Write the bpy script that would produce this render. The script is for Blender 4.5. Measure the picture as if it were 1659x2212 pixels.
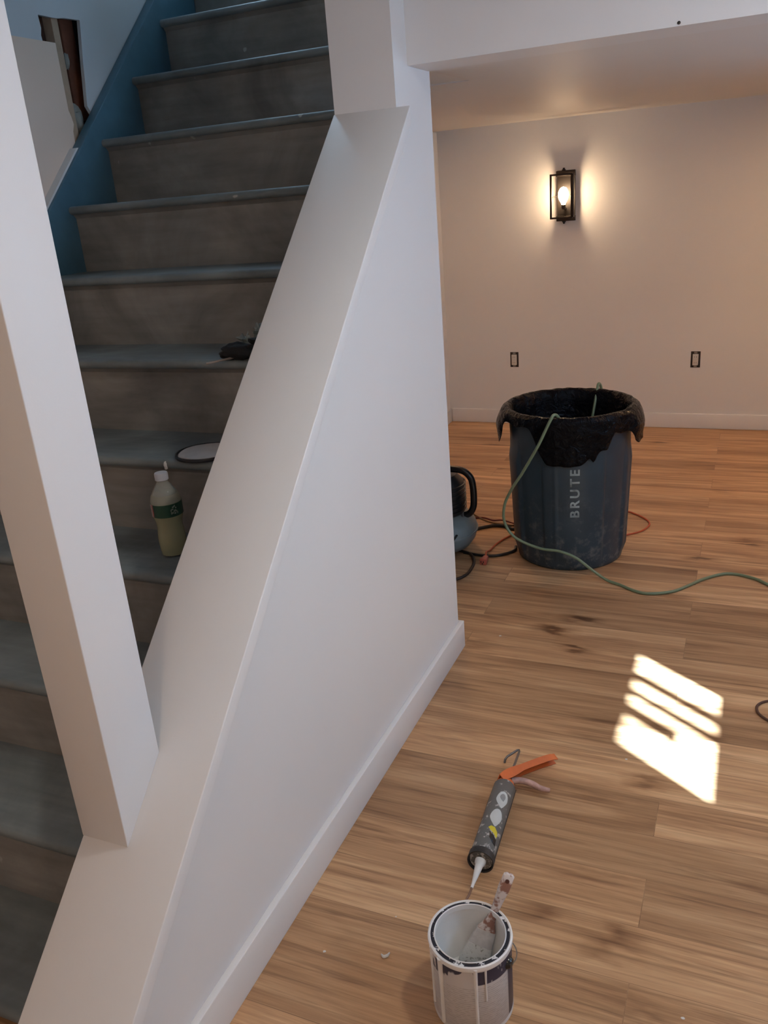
import bpy, bmesh, math, random
from mathutils import Vector, Matrix, noise
random.seed(7)
sc = bpy.context.scene
for o in list(bpy.data.objects):
    bpy.data.objects.remove(o)
C = sc.collection
R = math.radians

def lin(c):
    return tuple((x / 12.92 if x <= .04045 else ((x + .055) / 1.055) ** 2.4) for x in (v / 255 for v in c)) + (1,)

# ------------------------------------------------------------------ camera
cd = bpy.data.cameras.new('camera')
cam = bpy.data.objects.new('camera', cd)
C.objects.link(cam)
cd.sensor_fit = 'VERTICAL'
cd.sensor_height = 24.0
cd.sensor_width = 18.0
cd.lens = 1816.83 / 2212 * 24.0
cd.clip_start = .02
yaw, pitch, roll = -0.4270, 0.3593, -0.0831
cy, sy, cp, sp = math.cos(yaw), math.sin(yaw), math.cos(pitch), math.sin(pitch)
fw = Vector((sy * cp, cy * cp, -sp))
rt = Vector((cy, -sy, 0))
up = rt.cross(fw)
rt2 = rt * math.cos(roll) + up * math.sin(roll)
up2 = up * math.cos(roll) - rt * math.sin(roll)
M = Matrix((rt2, up2, -fw)).transposed().to_4x4()
M.translation = Vector((0.9127, 0, 1.6))
cam.matrix_world = M
sc.camera = cam

# ------------------------------------------------------------------ light and exposure
sc.view_settings.view_transform = 'Standard'
sc.view_settings.look = 'None'
sc.view_settings.gamma = 1.0
sc.view_settings.use_curve_mapping = False
sc.view_settings.exposure = -0.10
SKY = 0.62           # daylight that comes in over the stairwell and the window
SUN = 85.0
WINDOW = 17.0        # sky light through the window on the right wall
LAMP = 11.0          # warm ceiling lamp
LAMP2 = 17.0
LAMP3 = 11.0          # warm lamp of the back room
SIDE_FILL = 14.0          # added cool fill in front of the closed second window frame
BULB = 100.0
w = bpy.data.worlds.new('world')
sc.world = w
w.use_nodes = True
w.node_tree.nodes['Background'].inputs[0].default_value = (.50, .76, 1.0, 1)
w.node_tree.nodes['Background'].inputs[1].default_value = SKY

def lamp(name, kind, loc, direction, energy, color, **kw):
    d = bpy.data.lights.new(name, kind)
    d.energy = energy
    d.color = color
    for k, v in kw.items():
        setattr(d, k, v)
    o = bpy.data.objects.new(name, d)
    C.objects.link(o)
    o.location = loc
    o.rotation_euler = Vector(direction).to_track_quat('-Z', 'Y').to_euler()
    return o

SUN_DIR = Vector((-.81, .59, -1.0))
lamp('sun', 'SUN', (5, -3, 6), SUN_DIR, SUN, (.62, .82, 1.0), angle=R(.9))
lamp('window_daylight', 'AREA', (2.09, 1.395, 1.64), (-1, 0, -.1), WINDOW, (.42, .66, 1.0),
     shape='RECTANGLE', size=.36, size_y=.52)
lamp('ceiling_lamp', 'AREA', (1.17, 1.3, 2.325), (0, 0, -1), LAMP, (1, .91, .82), shape='DISK', size=.13)
lamp('ceiling_lamp_behind', 'POINT', (.75, -.75, 2.20), (0, 0, -1), LAMP2, (1, .74, .54), shadow_soft_size=.06)

lamp('added_side_fill', 'AREA', (2.06, 3.05, 1.5), (-1, -.15, -.1), SIDE_FILL, (.42, .67, 1.0), shape='RECTANGLE', size=.55, size_y=.75)  # added cool fill on the room side of the solid wall
lamp('ceiling_lamp_corner', 'AREA', (-.82, 4.5, 1.92), (0, 0, -1), 6.0, (1, .56, .28), shape='DISK', size=.13)
lamp('ceiling_lamp_back', 'AREA', (1.5, 4.75, 1.915), (0, 0, -1), LAMP3, (1, .58, .30), shape='DISK', size=.13)

# ------------------------------------------------------------------ mesh helpers
class MB:
    def __init__(self):
        self.v = []; self.f = []; self.m = []; self.s = []
    def add(self, vs, fs, mi=0, smooth=True):
        b = len(self.v)
        self.v += [Vector(p) for p in vs]
        for f in fs:
            self.f.append([b + i for i in f]); self.m.append(mi); self.s.append(smooth)
        return self
    def box(self, x0, x1, y0, y1, z0, z1, mi=0, bev=0):
        return self.hexa([(x0, y0, z0), (x1, y0, z0), (x1, y1, z0), (x0, y1, z0),
                          (x0, y0, z1), (x1, y0, z1), (x1, y1, z1), (x0, y1, z1)], mi, bev)
    def hexa(self, p, mi=0, bev=0):
        fs = [(0, 3, 2, 1), (4, 5, 6, 7), (0, 1, 5, 4), (1, 2, 6, 5), (2, 3, 7, 6), (3, 0, 4, 7)]
        if not bev:
            return self.add(p, fs, mi, False)
        bm = bmesh.new()
        vs = [bm.verts.new(q) for q in p]
        for f in fs:
            bm.faces.new([vs[i] for i in f])
        bmesh.ops.bevel(bm, geom=bm.edges[:], offset=bev, segments=3, profile=.5, affect='EDGES', clamp_overlap=True)
        self.bm(bm, mi)
        return self
    def bm(self, bm, mi=0, smooth=True):
        bmesh.ops.recalc_face_normals(bm, faces=bm.faces[:])
        bm.verts.index_update()
        self.add([v.co.copy() for v in bm.verts], [[v.index for v in f.verts] for f in bm.faces], mi, smooth)
        bm.free()
        return self
    def prism_x(self, poly, x0, x1, mi=0, bev=0):
        n = len(poly)
        bm = bmesh.new()
        a = [bm.verts.new((x0, y, z)) for y, z in poly]
        b = [bm.verts.new((x1, y, z)) for y, z in poly]
        bm.faces.new(a); bm.faces.new(b[::-1])
        for i in range(n):
            bm.faces.new((a[i], a[(i + 1) % n], b[(i + 1) % n], b[i]))
        bmesh.ops.recalc_face_normals(bm, faces=bm.faces[:])
        if bev:
            bmesh.ops.bevel(bm, geom=bm.edges[:], offset=bev, segments=2, profile=.5, affect='EDGES', clamp_overlap=True)
        return self.bm(bm, mi, bool(bev))
    def lathe(self, prof, c=(0, 0, 0), n=64, mi=0, axis=None, mod=None, close=False, cap=True):
        """prof: list of (r, h). axis: direction of h, default Z."""
        c = Vector(c)
        az = Vector(axis or (0, 0, 1)).normalized()
        ax = az.orthogonal().normalized() if axis else Vector((1, 0, 0))
        ay = az.cross(ax)
        vs = []
        for r, h in prof:
            for i in range(n):
                t = 2 * math.pi * i / n
                rr = r if mod is None else mod(r, h, t)
                vs.append(c + az * h + ax * (rr * math.cos(t)) + ay * (rr * math.sin(t)))
        fs = []
        k = len(prof)
        for j in range(k - 1 + (1 if close else 0)):
            a, b = j * n, ((j + 1) % k) * n
            for i in range(n):
                fs.append((a + i, a + (i + 1) % n, b + (i + 1) % n, b + i))
        if not close and cap:
            if prof[0][0] > 1e-5: fs.append(list(range(n))[::-1])
            if prof[-1][0] > 1e-5: fs.append([(k - 1) * n + i for i in range(n)])
        return self.add(vs, fs, mi)
    def tube(self, pts, r, n=10, sub=8, mi=0, smooth=True, flat=None, radii=None):
        P = [Vector(p) for p in pts]
        if smooth and len(P) > 2:
            Q = []; RR = []
            for i in range(len(P) - 1):
                p0 = P[i - 1] if i else P[0] * 2 - P[1]
                p1, p2 = P[i], P[i + 1]
                p3 = P[i + 2] if i + 2 < len(P) else P[-1] * 2 - P[-2]
                for k in range(sub):
                    t = k / sub
                    Q.append(.5 * ((2 * p1) + (p2 - p0) * t + (2 * p0 - 5 * p1 + 4 * p2 - p3) * t * t + (3 * p1 - p0 - 3 * p2 + p3) * t ** 3))
                    if radii: RR.append(radii[i] * (1 - t) + radii[i + 1] * t)
            Q.append(P[-1])
            if radii: RR.append(radii[-1])
        else:
            Q = P; RR = list(radii) if radii else None
        vs = []
        T = (Q[1] - Q[0]).normalized()
        N = T.orthogonal().normalized()
        for i, q in enumerate(Q):
            t = (Q[min(i + 1, len(Q) - 1)] - Q[max(i - 1, 0)]).normalized()
            N = (N - t * N.dot(t)).normalized()
            B = t.cross(N)
            ri = RR[i] if RR else r
            for k in range(n):
                a = 2 * math.pi * k / n
                vs.append(q + N * (ri * math.cos(a)) + B * (ri * math.sin(a)))
        fs = []
        for i in range(len(Q) - 1):
            for k in range(n):
                fs.append((i * n + k, i * n + (k + 1) % n, (i + 1) * n + (k + 1) % n, (i + 1) * n + k))
        fs.append(list(range(n))[::-1]); fs.append([(len(Q) - 1) * n + k for k in range(n)])
        return self.add(vs, fs, mi)
    def ball(self, c, rx, ry, rz, n=24, m=14, mi=0, jit=0, seed=0, zmin=None):
        c = Vector(c); vs = []; fs = []
        for j in range(m + 1):
            ph = math.pi * j / m
            for i in range(n):
                t = 2 * math.pi * i / n
                d = Vector((math.sin(ph) * math.cos(t), math.sin(ph) * math.sin(t), math.cos(ph)))
                s = 1 + (jit * noise.noise(d * 2.3 + Vector((seed, 0, 0))) if jit else 0)
                q = c + Vector((d.x * rx * s, d.y * ry * s, d.z * rz * s))
                if zmin is not None: q.z = max(q.z, zmin)
                vs.append(q)
        for j in range(m):
            for i in range(n):
                fs.append((j * n + i, (j + 1) * n + i, (j + 1) * n + (i + 1) % n, j * n + (i + 1) % n))
        return self.add(vs, fs, mi)
    def build(self, name, mats, parent=None, loc=None, angle=40):
        if not isinstance(mats, (list, tuple)): mats = [mats]
        if parent is not None:
            base = ROOT[parent.name]
        elif loc is not None:
            base = Vector(loc)
        else:
            xs = [p.x for p in self.v]; ys = [p.y for p in self.v]; zs = [p.z for p in self.v]
            base = Vector(((min(xs) + max(xs)) / 2, (min(ys) + max(ys)) / 2, min(zs)))
        me = bpy.data.meshes.new(name)
        me.from_pydata([tuple(p - base) for p in self.v], [], self.f)
        for m_ in mats: me.materials.append(m_)
        me.polygons.foreach_set('material_index', self.m)
        me.polygons.foreach_set('use_smooth', self.s)
        me.validate()
        me.set_sharp_from_angle(angle=R(angle))
        me.update()
        o = bpy.data.objects.new(name, me)
        C.objects.link(o)
        if parent is not None:
            o.parent = parent
        else:
            o.location = base
        ROOT[o.name] = base
        return o
ROOT = {}

def thing(name, label, cat, loc, group=None):
    o = bpy.data.objects.new(name, None)
    o.empty_display_size = .05
    C.objects.link(o)
    o.location = loc
    ROOT[o.name] = Vector(loc)
    return tag(o, label, cat, group)
def tag(o, label, cat, group=None):
    o['label'] = label; o['category'] = cat
    if group: o['group'] = group
    return o
def struct(o, label, cat):
    o['kind'] = 'structure'; o['label'] = label; o['category'] = cat
    return o

# ------------------------------------------------------------------ materials
class NT:
    def __init__(self, name):
        self.m = bpy.data.materials.new(name)
        self.m.use_nodes = True
        self.t = self.m.node_tree
        self.b = self.t.nodes['Principled BSDF']
    def n(self, typ, **kw):
        x = self.t.nodes.new(typ)
        for k, v in kw.items():
            if k.startswith('i_'):
                key = k[2:]
                x.inputs[int(key) if key.isdigit() else key].default_value = v
            else: setattr(x, k, v)
        return x
    def l(self, a, b): self.t.links.new(a, b)
    def coords(self, scale=(1, 1, 1), rot=(0, 0, 0)):
        tc = self.n('ShaderNodeTexCoord')
        mp = self.n('ShaderNodeMapping')
        mp.inputs['Scale'].default_value = scale
        mp.inputs['Rotation'].default_value = rot
        self.l(tc.outputs['Object'], mp.inputs['Vector'])
        return mp.outputs['Vector']
    def noise(self, vec, scale, detail=3, rough=.5, dist=0):
        x = self.n('ShaderNodeTexNoise')
        x.inputs['Scale'].default_value = scale
        x.inputs['Detail'].default_value = detail
        x.inputs['Roughness'].default_value = rough
        x.inputs['Distortion'].default_value = dist
        self.l(vec, x.inputs['Vector'])
        return x.outputs['Fac']
    def ramp(self, fac, stops):
        x = self.n('ShaderNodeValToRGB')
        e = x.color_ramp.elements
        while len(e) < len(stops): e.new(.5)
        for k, (p, c) in enumerate(stops):
            e[k].position = p
            e[k].color = c if isinstance(c, tuple) else (c, c, c, 1)
        self.l(fac, x.inputs['Fac'])
        return x.outputs['Color']
    def mix(self, fac, a, b, mode='MIX'):
        x = self.n('ShaderNodeMix', data_type='RGBA', blend_type=mode)
        for s, v in ((x.inputs['Factor'], fac), (x.inputs[6], a), (x.inputs[7], b)):
            if hasattr(v, 'links') or hasattr(v, 'is_linked'): self.l(v, s)
            else: s.default_value = v
        return x.outputs[2]
    def bump(self, h, strength=.2, dist=.01):
        x = self.n('ShaderNodeBump')
        x.inputs['Strength'].default_value = strength
        x.inputs['Distance'].default_value = dist
        self.l(h, x.inputs['Height'])
        self.l(x.outputs['Normal'], self.b.inputs['Normal'])
    def col(self, c):
        if isinstance(c, tuple): self.b.inputs['Base Color'].default_value = c
        else: self.l(c, self.b.inputs['Base Color'])

def plain(name, c, rough=.5, metal=0, var=.12, vscale=14, bump=0, bscale=60, spec=.5):
    t = NT(name)
    c = c if len(c) == 4 else tuple(c) + (1,)
    v = t.coords()
    f = t.noise(v, vscale, 4, .6)
    lo = tuple(max(0, x * (1 - var)) for x in c[:3]) + (1,)
    hi = tuple(min(1, x * (1 + var)) for x in c[:3]) + (1,)
    t.col(t.ramp(f, [(.3, lo), (.7, hi)]))
    t.b.inputs['Roughness'].default_value = rough
    t.b.inputs['Metallic'].default_value = metal
    t.b.inputs['Specular IOR Level'].default_value = spec
    if bump: t.bump(t.noise(v, bscale, 3), bump, .004)
    return t.m

def wall_paint(name, c, rough=.55):
    t = NT(name)
    v = t.coords()
    f = t.noise(v, 1.6, 3)
    lo = tuple(x * .97 for x in c[:3]) + (1,)
    t.col(t.ramp(f, [(.3, lo), (.7, c)]))
    t.b.inputs['Roughness'].default_value = rough
    t.b.inputs['Specular IOR Level'].default_value = .3
    t.bump(t.noise(v, 240, 2), .05, .002)
    return t.m

M_WALL = wall_paint('white_wall_paint', (.74, .735, .73, 1))
M_CEIL = wall_paint('ceiling_paint', (.72, .70, .68, 1))
M_TRIM = wall_paint('white_trim_paint', (.76, .755, .75, 1), .38)
M_UPPER = wall_paint('cool_grey_wall_paint', (.56, .60, .63, 1))
M_PANEL = wall_paint('panel_paint_warm_lit', (.80, .64, .53, 1))  # warm lamp light painted into the lower wall's colour

def floor_mat():
    t = NT('wood_plank_floor')
    tc = t.coords()
    br = t.n('ShaderNodeTexBrick')
    br.offset = .37; br.offset_frequency = 2; br.squash = 1
    br.inputs['Scale'].default_value = 1
    br.inputs['Brick Width'].default_value = 1.22
    br.inputs['Row Height'].default_value = .152
    br.inputs['Mortar Size'].default_value = .0011
    br.inputs['Mortar Smooth'].default_value = .3
    br.inputs['Bias'].default_value = 0
    br.inputs['Color1'].default_value = (0, 0, 0, 1)
    br.inputs['Color2'].default_value = (1, 1, 1, 1)
    br.inputs['Mortar'].default_value = (.5, .5, .5, 1)
    t.l(tc, br.inputs['Vector'])
    # shift the grain from plank to plank
    sep = t.n('ShaderNodeVectorMath', operation='SCALE')
    t.l(br.outputs['Color'], sep.inputs[0]); sep.inputs['Scale'].default_value = 9.0
    add = t.n('ShaderNodeVectorMath', operation='ADD')
    t.l(tc, add.inputs[0]); t.l(sep.outputs[0], add.inputs[1])
    def scaled(s):
        m = t.n('ShaderNodeMapping'); m.inputs['Scale'].default_value = s
        t.l(add.outputs[0], m.inputs['Vector']); return m.outputs['Vector']
    broad = t.noise(scaled((.55, 7.5, 1)), 2.0, 5, .6, 1.1)
    fine = t.noise(scaled((1.1, 55, 1)), 2.4, 6, .7, .6)
    streak = t.noise(scaled((.8, 22, 1)), 2.2, 4, .6, 1.0)
    base = t.ramp(broad, [(.30, lin((152, 113, 81))), (.5, lin((191, 151, 112))), (.70, lin((217, 180, 139)))])
    c = t.mix(.62, base, t.ramp(fine, [(.32, (.66, .62, .59, 1)), (.60, (1.08, 1.08, 1.08, 1))]), 'MULTIPLY')
    c = t.mix(.68, c, t.ramp(streak, [(.30, (.42, .36, .32, 1)), (.47, (1, 1, 1, 1))]), 'MULTIPLY')
    pl = t.ramp(br.outputs['Color'], [(0, (.72, .69, .67, 1)), (.5, (.98, .97, .96, 1)), (1, (1.16, 1.16, 1.15, 1))])
    c = t.mix(1.0, c, pl, 'MULTIPLY')
    # knots
    vo = t.n('ShaderNodeTexVoronoi'); vo.inputs['Scale'].default_value = 1.0
    wob = t.noise(scaled((3, 9, 1)), 2, 3)
    vm = t.n('ShaderNodeVectorMath', operation='ADD')
    wv = t.n('ShaderNodeCombineXYZ'); t.l(wob, wv.inputs[1])
    t.l(scaled((1.9, 5.0, .01)), vm.inputs[0]); t.l(wv.outputs[0], vm.inputs[1])
    t.l(vm.outputs[0], vo.inputs['Vector'])
    kn = t.ramp(vo.outputs['Distance'], [(.0, (.12, .07, .05, 1)), (.06, (.24, .17, .13, 1)), (.11, (.66, .60, .56, 1)), (.18, (.90, .88, .86, 1)), (.24, (1, 1, 1, 1))])
    c = t.mix(.9, c, kn, 'MULTIPLY')
    sm = t.n('ShaderNodeMath', operation='MULTIPLY'); t.l(br.outputs['Fac'], sm.inputs[0]); sm.inputs[1].default_value = .45
    c = t.mix(sm.outputs[0], c, lin((84, 58, 40)))
    t.col(c)
    t.b.inputs['Roughness'].default_value = .42
    t.b.inputs['Specular IOR Level'].default_value = .45
    t.bump(fine, .06, .002)
    return t.m
M_FLOOR = floor_mat()

def stair_mat(name, base, spec=.5):
    t = NT(name)
    v = t.coords()
    f = t.noise(v, 3.2, 5, .6, .6)
    lo = tuple(x * .62 for x in base[:3]) + (1,)
    hi = tuple(x * 1.3 for x in base[:3]) + (1,)
    c = t.ramp(f, [(.3, lo), (.7, hi)])
    streak = t.noise(t.coords((1.5, 12, 12)), 3, 4)
    c = t.mix(.5, c, t.ramp(streak, [(.3, .7), (.7, 1.15)]), 'MULTIPLY')
    sp_ = t.noise(v, 26, 2, .4)
    big = t.noise(v, 4, 2)
    mul = t.n('ShaderNodeMath', operation='MULTIPLY'); t.l(sp_, mul.inputs[0]); t.l(big, mul.inputs[1])
    c = t.mix(t.ramp(mul.outputs[0], [(.475, 0.0), (.50, 1.0)]), c, (.42, .42, .40, 1))
    t.col(c)
    t.b.inputs['Roughness'].default_value = .5
    t.b.inputs['Specular IOR Level'].default_value = spec
    t.bump(f, .1, .004)
    return t.m
M_TREAD = stair_mat('grey_stair_paint', (.19, .22, .228, 1))
M_RISER = stair_mat('grey_riser_paint', (.25, .24, .222, 1), .35)
M_SKIRT = plain('blue_skirt_paint', (.070, .16, .225), .45, 0, .15, 6)
M_STUD = plain('old_brown_wood', (.16, .055, .028), .8, 0, .4, 9, .3)
M_LATH = plain('bare_tan_wood', (.42, .30, .21), .8, 0, .2, 9, .2)
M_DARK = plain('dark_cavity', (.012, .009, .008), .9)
M_PLASTER = plain('broken_plaster', (.26, .26, .235), .9, 0, .25, 30, .3)

# ------------------------------------------------------------------ room shell
SL = 0.9444
CAPY, CAPZ = 2.33, 1.8195
def capz(y): return CAPZ + SL * (y - CAPY)
WX0, WX1 = -.197, -.012      # the two faces of the low wall
RX = 2.08                    # right wall
BY = 5.745                   # back wall
NY = -1.2                    # wall behind the camera
CZ = 2.35

b = MB(); b.box(-1.5, RX + .1, NY - .1, BY + .1, -.06, 0)
struct(b.build('floor', M_FLOOR, loc=(0, 0, 0)), 'warm brown wood plank floor of the room', 'floor')

b = MB()
yb = .43
poly = [(yb, 0), (2.612, 0), (2.612, 1.933), (4.6, 1.954), (4.6, 3.4), (CAPY, 3.4), (CAPY, capz(CAPY) - .03), (yb, max(.005, capz(yb) - .03))]
b.prism_x(poly, WX0, WX1)
struct(b.build('wall_middle', M_WALL), 'white sloped half wall beside the stairs rising into a full wall', 'wall')

# sloped cap on the half wall
b = MB()
x0, x1 = -.200, .029
ya, yz = .45, CAPY
th = .044
b.hexa([(x0, ya, capz(ya) - th), (x1, ya, capz(ya) - th), (x1, yz, capz(yz) - th), (x0, yz, capz(yz) - th),
        (x0, ya, capz(ya)), (x1, ya, capz(ya)), (x1, yz, capz(yz)), (x0, yz, capz(yz))], 0, .0025)
struct(b.build('trim_1', M_TRIM), 'white painted sloping cap board on top of the half wall', 'trim')

# baseboard of the half wall, turned round its end
b = MB()
bh = .106; bt = .017
b.box(WX1, WX1 + bt, yb, 2.612 + bt, 0, bh, 0, .002)
b.box(WX0, WX1 + .001, 2.612, 2.612 + bt, 0, bh, 0, .002)
struct(b.build('baseboard_middle', M_TRIM), 'white baseboard along the foot of the half wall', 'baseboard')

# header over the passage and the low ceiling of the back room
b = MB()
b.box(WX1, RX, 2.433, 2.60, 1.927, CZ + .1)
struct(b.build('wall_header', M_WALL), 'white dropped header across the room below the ceiling', 'wall')
b = MB()
def slab(xa, xb_, ya_, yb_, za, zb, t=.06):
    b.hexa([(xa, ya_, za), (xb_, ya_, za), (xb_, yb_, zb), (xa, yb_, zb),
            (xa, ya_, za + t), (xb_, ya_, za + t), (xb_, yb_, zb + t), (xa, yb_, zb + t)])
cz_ = lambda y: 1.927 + .011 * (y - 2.433)
slab(WX1, RX, 2.60, BY, cz_(2.6), cz_(BY))
slab(-1.39, WX1, 3.01, BY, cz_(3.01), cz_(BY))
struct(b.build('ceiling', M_CEIL), 'low white ceiling of the back room', 'ceiling')
b = MB()
b.box(-1.5, RX + .1, NY - .1, 1.0, CZ, CZ + .08)
b.box(WX0, RX + .1, 1.0, 2.433, CZ, CZ + .08)
struct(b.build('ceiling_front', M_CEIL), 'white ceiling above the front of the room', 'ceiling')

b = MB(); b.box(-1.5, RX + .1, BY, BY + .1, 0, 2.4)
struct(b.build('wall_back', M_WALL), 'white back wall with the lit wall lamp', 'wall')
b = MB(); b.box(-1.078, RX, BY - .015, BY, 0, .098, 0, .003)
struct(b.build('baseboard_back', M_TRIM), 'white baseboard along the back wall', 'baseboard')
b = MB(); b.box(-1.2, -1.094, 3.0, BY, 0, 1.96)
struct(b.build('wall_back_left', M_WALL), 'narrow strip of white side wall at the far corner', 'wall')
b = MB(); b.box(-1.094, -1.079, 3.0, BY - .0155, 0, .098, 0, .003)
struct(b.build('baseboard_back_left', M_TRIM), 'short baseboard on the side wall of the far corner', 'baseboard')

# right wall with a small high window
wy0, wy1, wz0, wz1 = 1.12, 1.67, 1.45, 1.83
b = MB()
b.box(RX, RX + .03, NY - .1, wy0, 0, 2.43); b.box(RX, RX + .03, wy1, BY + .1, 0, 2.43)
b.box(RX, RX + .03, wy0, wy1, 0, wz0); b.box(RX, RX + .03, wy0, wy1, wz1, 2.43)
struct(b.build('wall_right', M_WALL), 'white wall with the small high window', 'wall')
b = MB(); b.box(RX, RX + .1, NY, NY + .01, 0, 2.4); b.box(-1.5, RX + .1, NY - .1, NY, 0, 2.43)
struct(b.build('wall_front', M_WALL), 'white wall behind the viewer', 'wall')
b = MB()
for a, c_, d, e in ((wy0 - .04, wy1 + .04, wz0 - .04, wz0), (wy0 - .04, wy1 + .04, wz1, wz1 + .04), (wy0 - .04, wy0, wz0, wz1), (wy1, wy1 + .04, wz0, wz1)):
    b.box(RX - .012, RX, a, c_, d, e)
struct(b.build('window_1', M_TRIM), 'small white window frame on the side wall', 'window')
b = MB()
for a, c_, d, e in ((2.62, 3.48, 1.18, 1.22), (2.62, 3.48, 1.78, 1.82), (2.62, 2.66, 1.22, 1.78), (3.44, 3.48, 1.22, 1.78)):
    b.box(RX - .016, RX, a, c_, d, e)
b.box(RX - .006, RX - .003, 2.66, 3.44, 1.22, 1.78)  # added frame and pane, no opening behind; only gives the fill a place
struct(b.build('added_window', M_TRIM), 'added white window frame with closed pane on the solid side wall', 'window')
t_ = thing('sun_stripe_slats', 'unseen wooden slats added outside the small window to stripe the sun', 'sun blocker', (RX + .05, 1.4, 1.40))  # out of view, added to cut the sun patch into stripes
for q, (ya_, yb_, za, zb) in enumerate(((1.262, 1.325, 1.64, 1.88), (1.378, 1.418, 1.40, 1.88), (1.474, 1.524, 1.40, 1.88))):
    b = MB(); b.box(RX + .034, RX + .044, ya_, yb_, za, zb, 0, .002); b.build('sun_slat', M_LATH, t_)
b = MB(); b.box(RX + .044, RX + .05, 1.20, 1.60, 1.85, 1.88); b.build('rail', M_LATH, t_)

# left wall of the stairwell, torn open beside the stairs
b = MB()
LX = -1.39
b.prism_x([(NY, 2.183), (2.572, 2.183), (2.570, 2.20), (2.577, 2.222), (2.573, 2.262), (2.66, 2.262), (2.70, 2.268), (2.781, 2.272), (2.758, 2.13), (2.738, 1.99), (2.80, 1.9), (4.6, 0), (4.6, 3.4), (NY, 3.4)], LX - .014, LX, 0)
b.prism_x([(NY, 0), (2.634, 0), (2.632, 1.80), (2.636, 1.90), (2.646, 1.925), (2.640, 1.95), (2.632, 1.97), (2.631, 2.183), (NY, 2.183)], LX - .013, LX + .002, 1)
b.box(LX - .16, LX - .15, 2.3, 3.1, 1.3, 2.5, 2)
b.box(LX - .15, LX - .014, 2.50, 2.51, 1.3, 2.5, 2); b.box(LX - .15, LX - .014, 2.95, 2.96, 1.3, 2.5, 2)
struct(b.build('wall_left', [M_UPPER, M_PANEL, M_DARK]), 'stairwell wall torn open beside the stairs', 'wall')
b = MB(); b.box(LX - .10, LX - .006, 2.640, 2.672, 1.6, 2.30, 0, .002)
tag(b.build('wall_stud', M_LATH), 'pale tan wood stud at the edge of the torn wall opening', 'stud')
b = MB(); b.box(LX - .12, LX - .050, 2.732, 2.80, 1.95, 2.40, 0, .004)
tag(b.build('wall_stud', M_STUD), 'dark brown old stud deep inside the torn wall opening', 'stud')
b = MB(); b.box(LX - .14, LX - .045, 2.618, 2.650, 2.10, 2.40, 0, .002)
tag(b.build('wall_stud', plain('dark_old_wood', (.06, .022, .012), .8, 0, .4, 9)), 'short reddish stud end in the upper corner of the torn opening', 'stud')
b = MB(); b.ball((LX - .02, 2.694, 2.135), .010, .012, .024, 12, 8, 0, .5, 3)
tag(b.build('plaster_piece', M_PLASTER), 'small pale plaster bit stuck on the tan stud', 'plaster')
b = MB(); b.ball((LX - .045, 2.71, 1.93), .03, .03, .062, 14, 10, 0, .5, 5)
tag(b.build('plaster_piece', M_PLASTER), 'grey broken plaster lump at the bottom of the torn opening', 'plaster')

# ------------------------------------------------------------------ the stairs
Y0, Z0, G, RI = 3.2014, 2.3088, .2383, .22505
SX0, SX1 = -1.345, -.1975
st = thing('staircase', 'steep dark grey painted wooden staircase between the walls', 'stairs', (-.77, .8, 0))
nl = lambda y: Z0 + SL * (y - Y0)
for k in range(-3, 11):
    yn = Y0 - k * G
    zt = Z0 - k * RI + .014
    zl = zt - RI
    b = MB()
    # tread with a rounded nose
    back = yn + G + .035
    prof = [(back, zt - .028), (back, zt)]
    for a in range(7):
        an = R(90 + 30 * a)
        prof.append((yn + .014 + .014 * math.cos(an), zt - .014 + .014 * math.sin(an)))
    b.prism_x(prof, SX0, SX1)
    b.build('tread', M_TREAD, st)
    b = MB()
    b.box(SX0, SX1, yn + .030, yn + .045, max(0.0, zl - .0), zt - .028)
    # small cove under the nose
    b.prism_x([(yn + .030, zt - .028), (yn + .018, zt - .028), (yn + .030, zt - .042)], SX0, SX1)
    b.build('riser', M_RISER, st)
b = MB()
e = .092
b.prism_x([(.4, 0), (.95, 0), (4.2, nl(4.2) - .35), (4.2, nl(4.2) + e), (.72, max(0.01, nl(.72) + e)), (.4, .02)], LX + .002, SX0, 0, .003)
b.build('skirt_board', M_SKIRT, st)
b = MB()
b.hexa([(LX, .7, nl(.7) - .32), (SX1, .7, nl(.7) - .32), (SX1, 4.0, nl(4.0) - .32), (LX, 4.0, nl(4.0) - .32),
        (LX, .7, nl(.7) - .30), (SX1, .7, nl(.7) - .30), (SX1, 4.0, nl(4.0) - .30), (LX, 4.0, nl(4.0) - .30)])
b.build('soffit', M_RISER, st)
b = MB(); b.ball((-.536, Y0 - 6 * G + .002, Z0 - 6 * RI - .002), .006, .004, .012, 10, 8, 0, .3, 1)
b.build('paint_drip', M_TRIM, st)['label'] = 'white paint drip on the stair edge'
# white bead along the top of the skirt
b = MB()
b.prism_x([(1.2, nl(1.2) + e - .002), (2.60, nl(2.60) + e - .002), (2.628, nl(2.60) + e + .012), (2.60, nl(2.60) + e + .010), (1.2, nl(1.2) + e + .010)], LX + .002, SX0 - .012)
struct(b.build('trim_2', M_TRIM), 'thin white strip along the top of the blue skirt board', 'trim')
# landing at the head of the stairs
b = MB(); b.box(LX, SX1, 4.15, 4.6, 2.94, 3.0)
struct(b.build('floor_landing', M_TREAD), 'dark landing at the head of the stairs', 'floor')
b = MB(); b.box(LX - .014, WX1, 1.0, 3.2, 3.4, 3.46)
struct(b.build('ceiling_stairwell', M_UPPER), 'ceiling above the stairwell', 'ceiling')
b = MB(); b.box(-1.5, WX1, .93, 1.0, 2.16, 3.46); b.box(WX0, WX1, 1.0, CAPY, CZ + .08, 3.4)
struct(b.build('wall_stairwell', M_UPPER), 'upper wall around the stair opening', 'wall')

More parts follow.
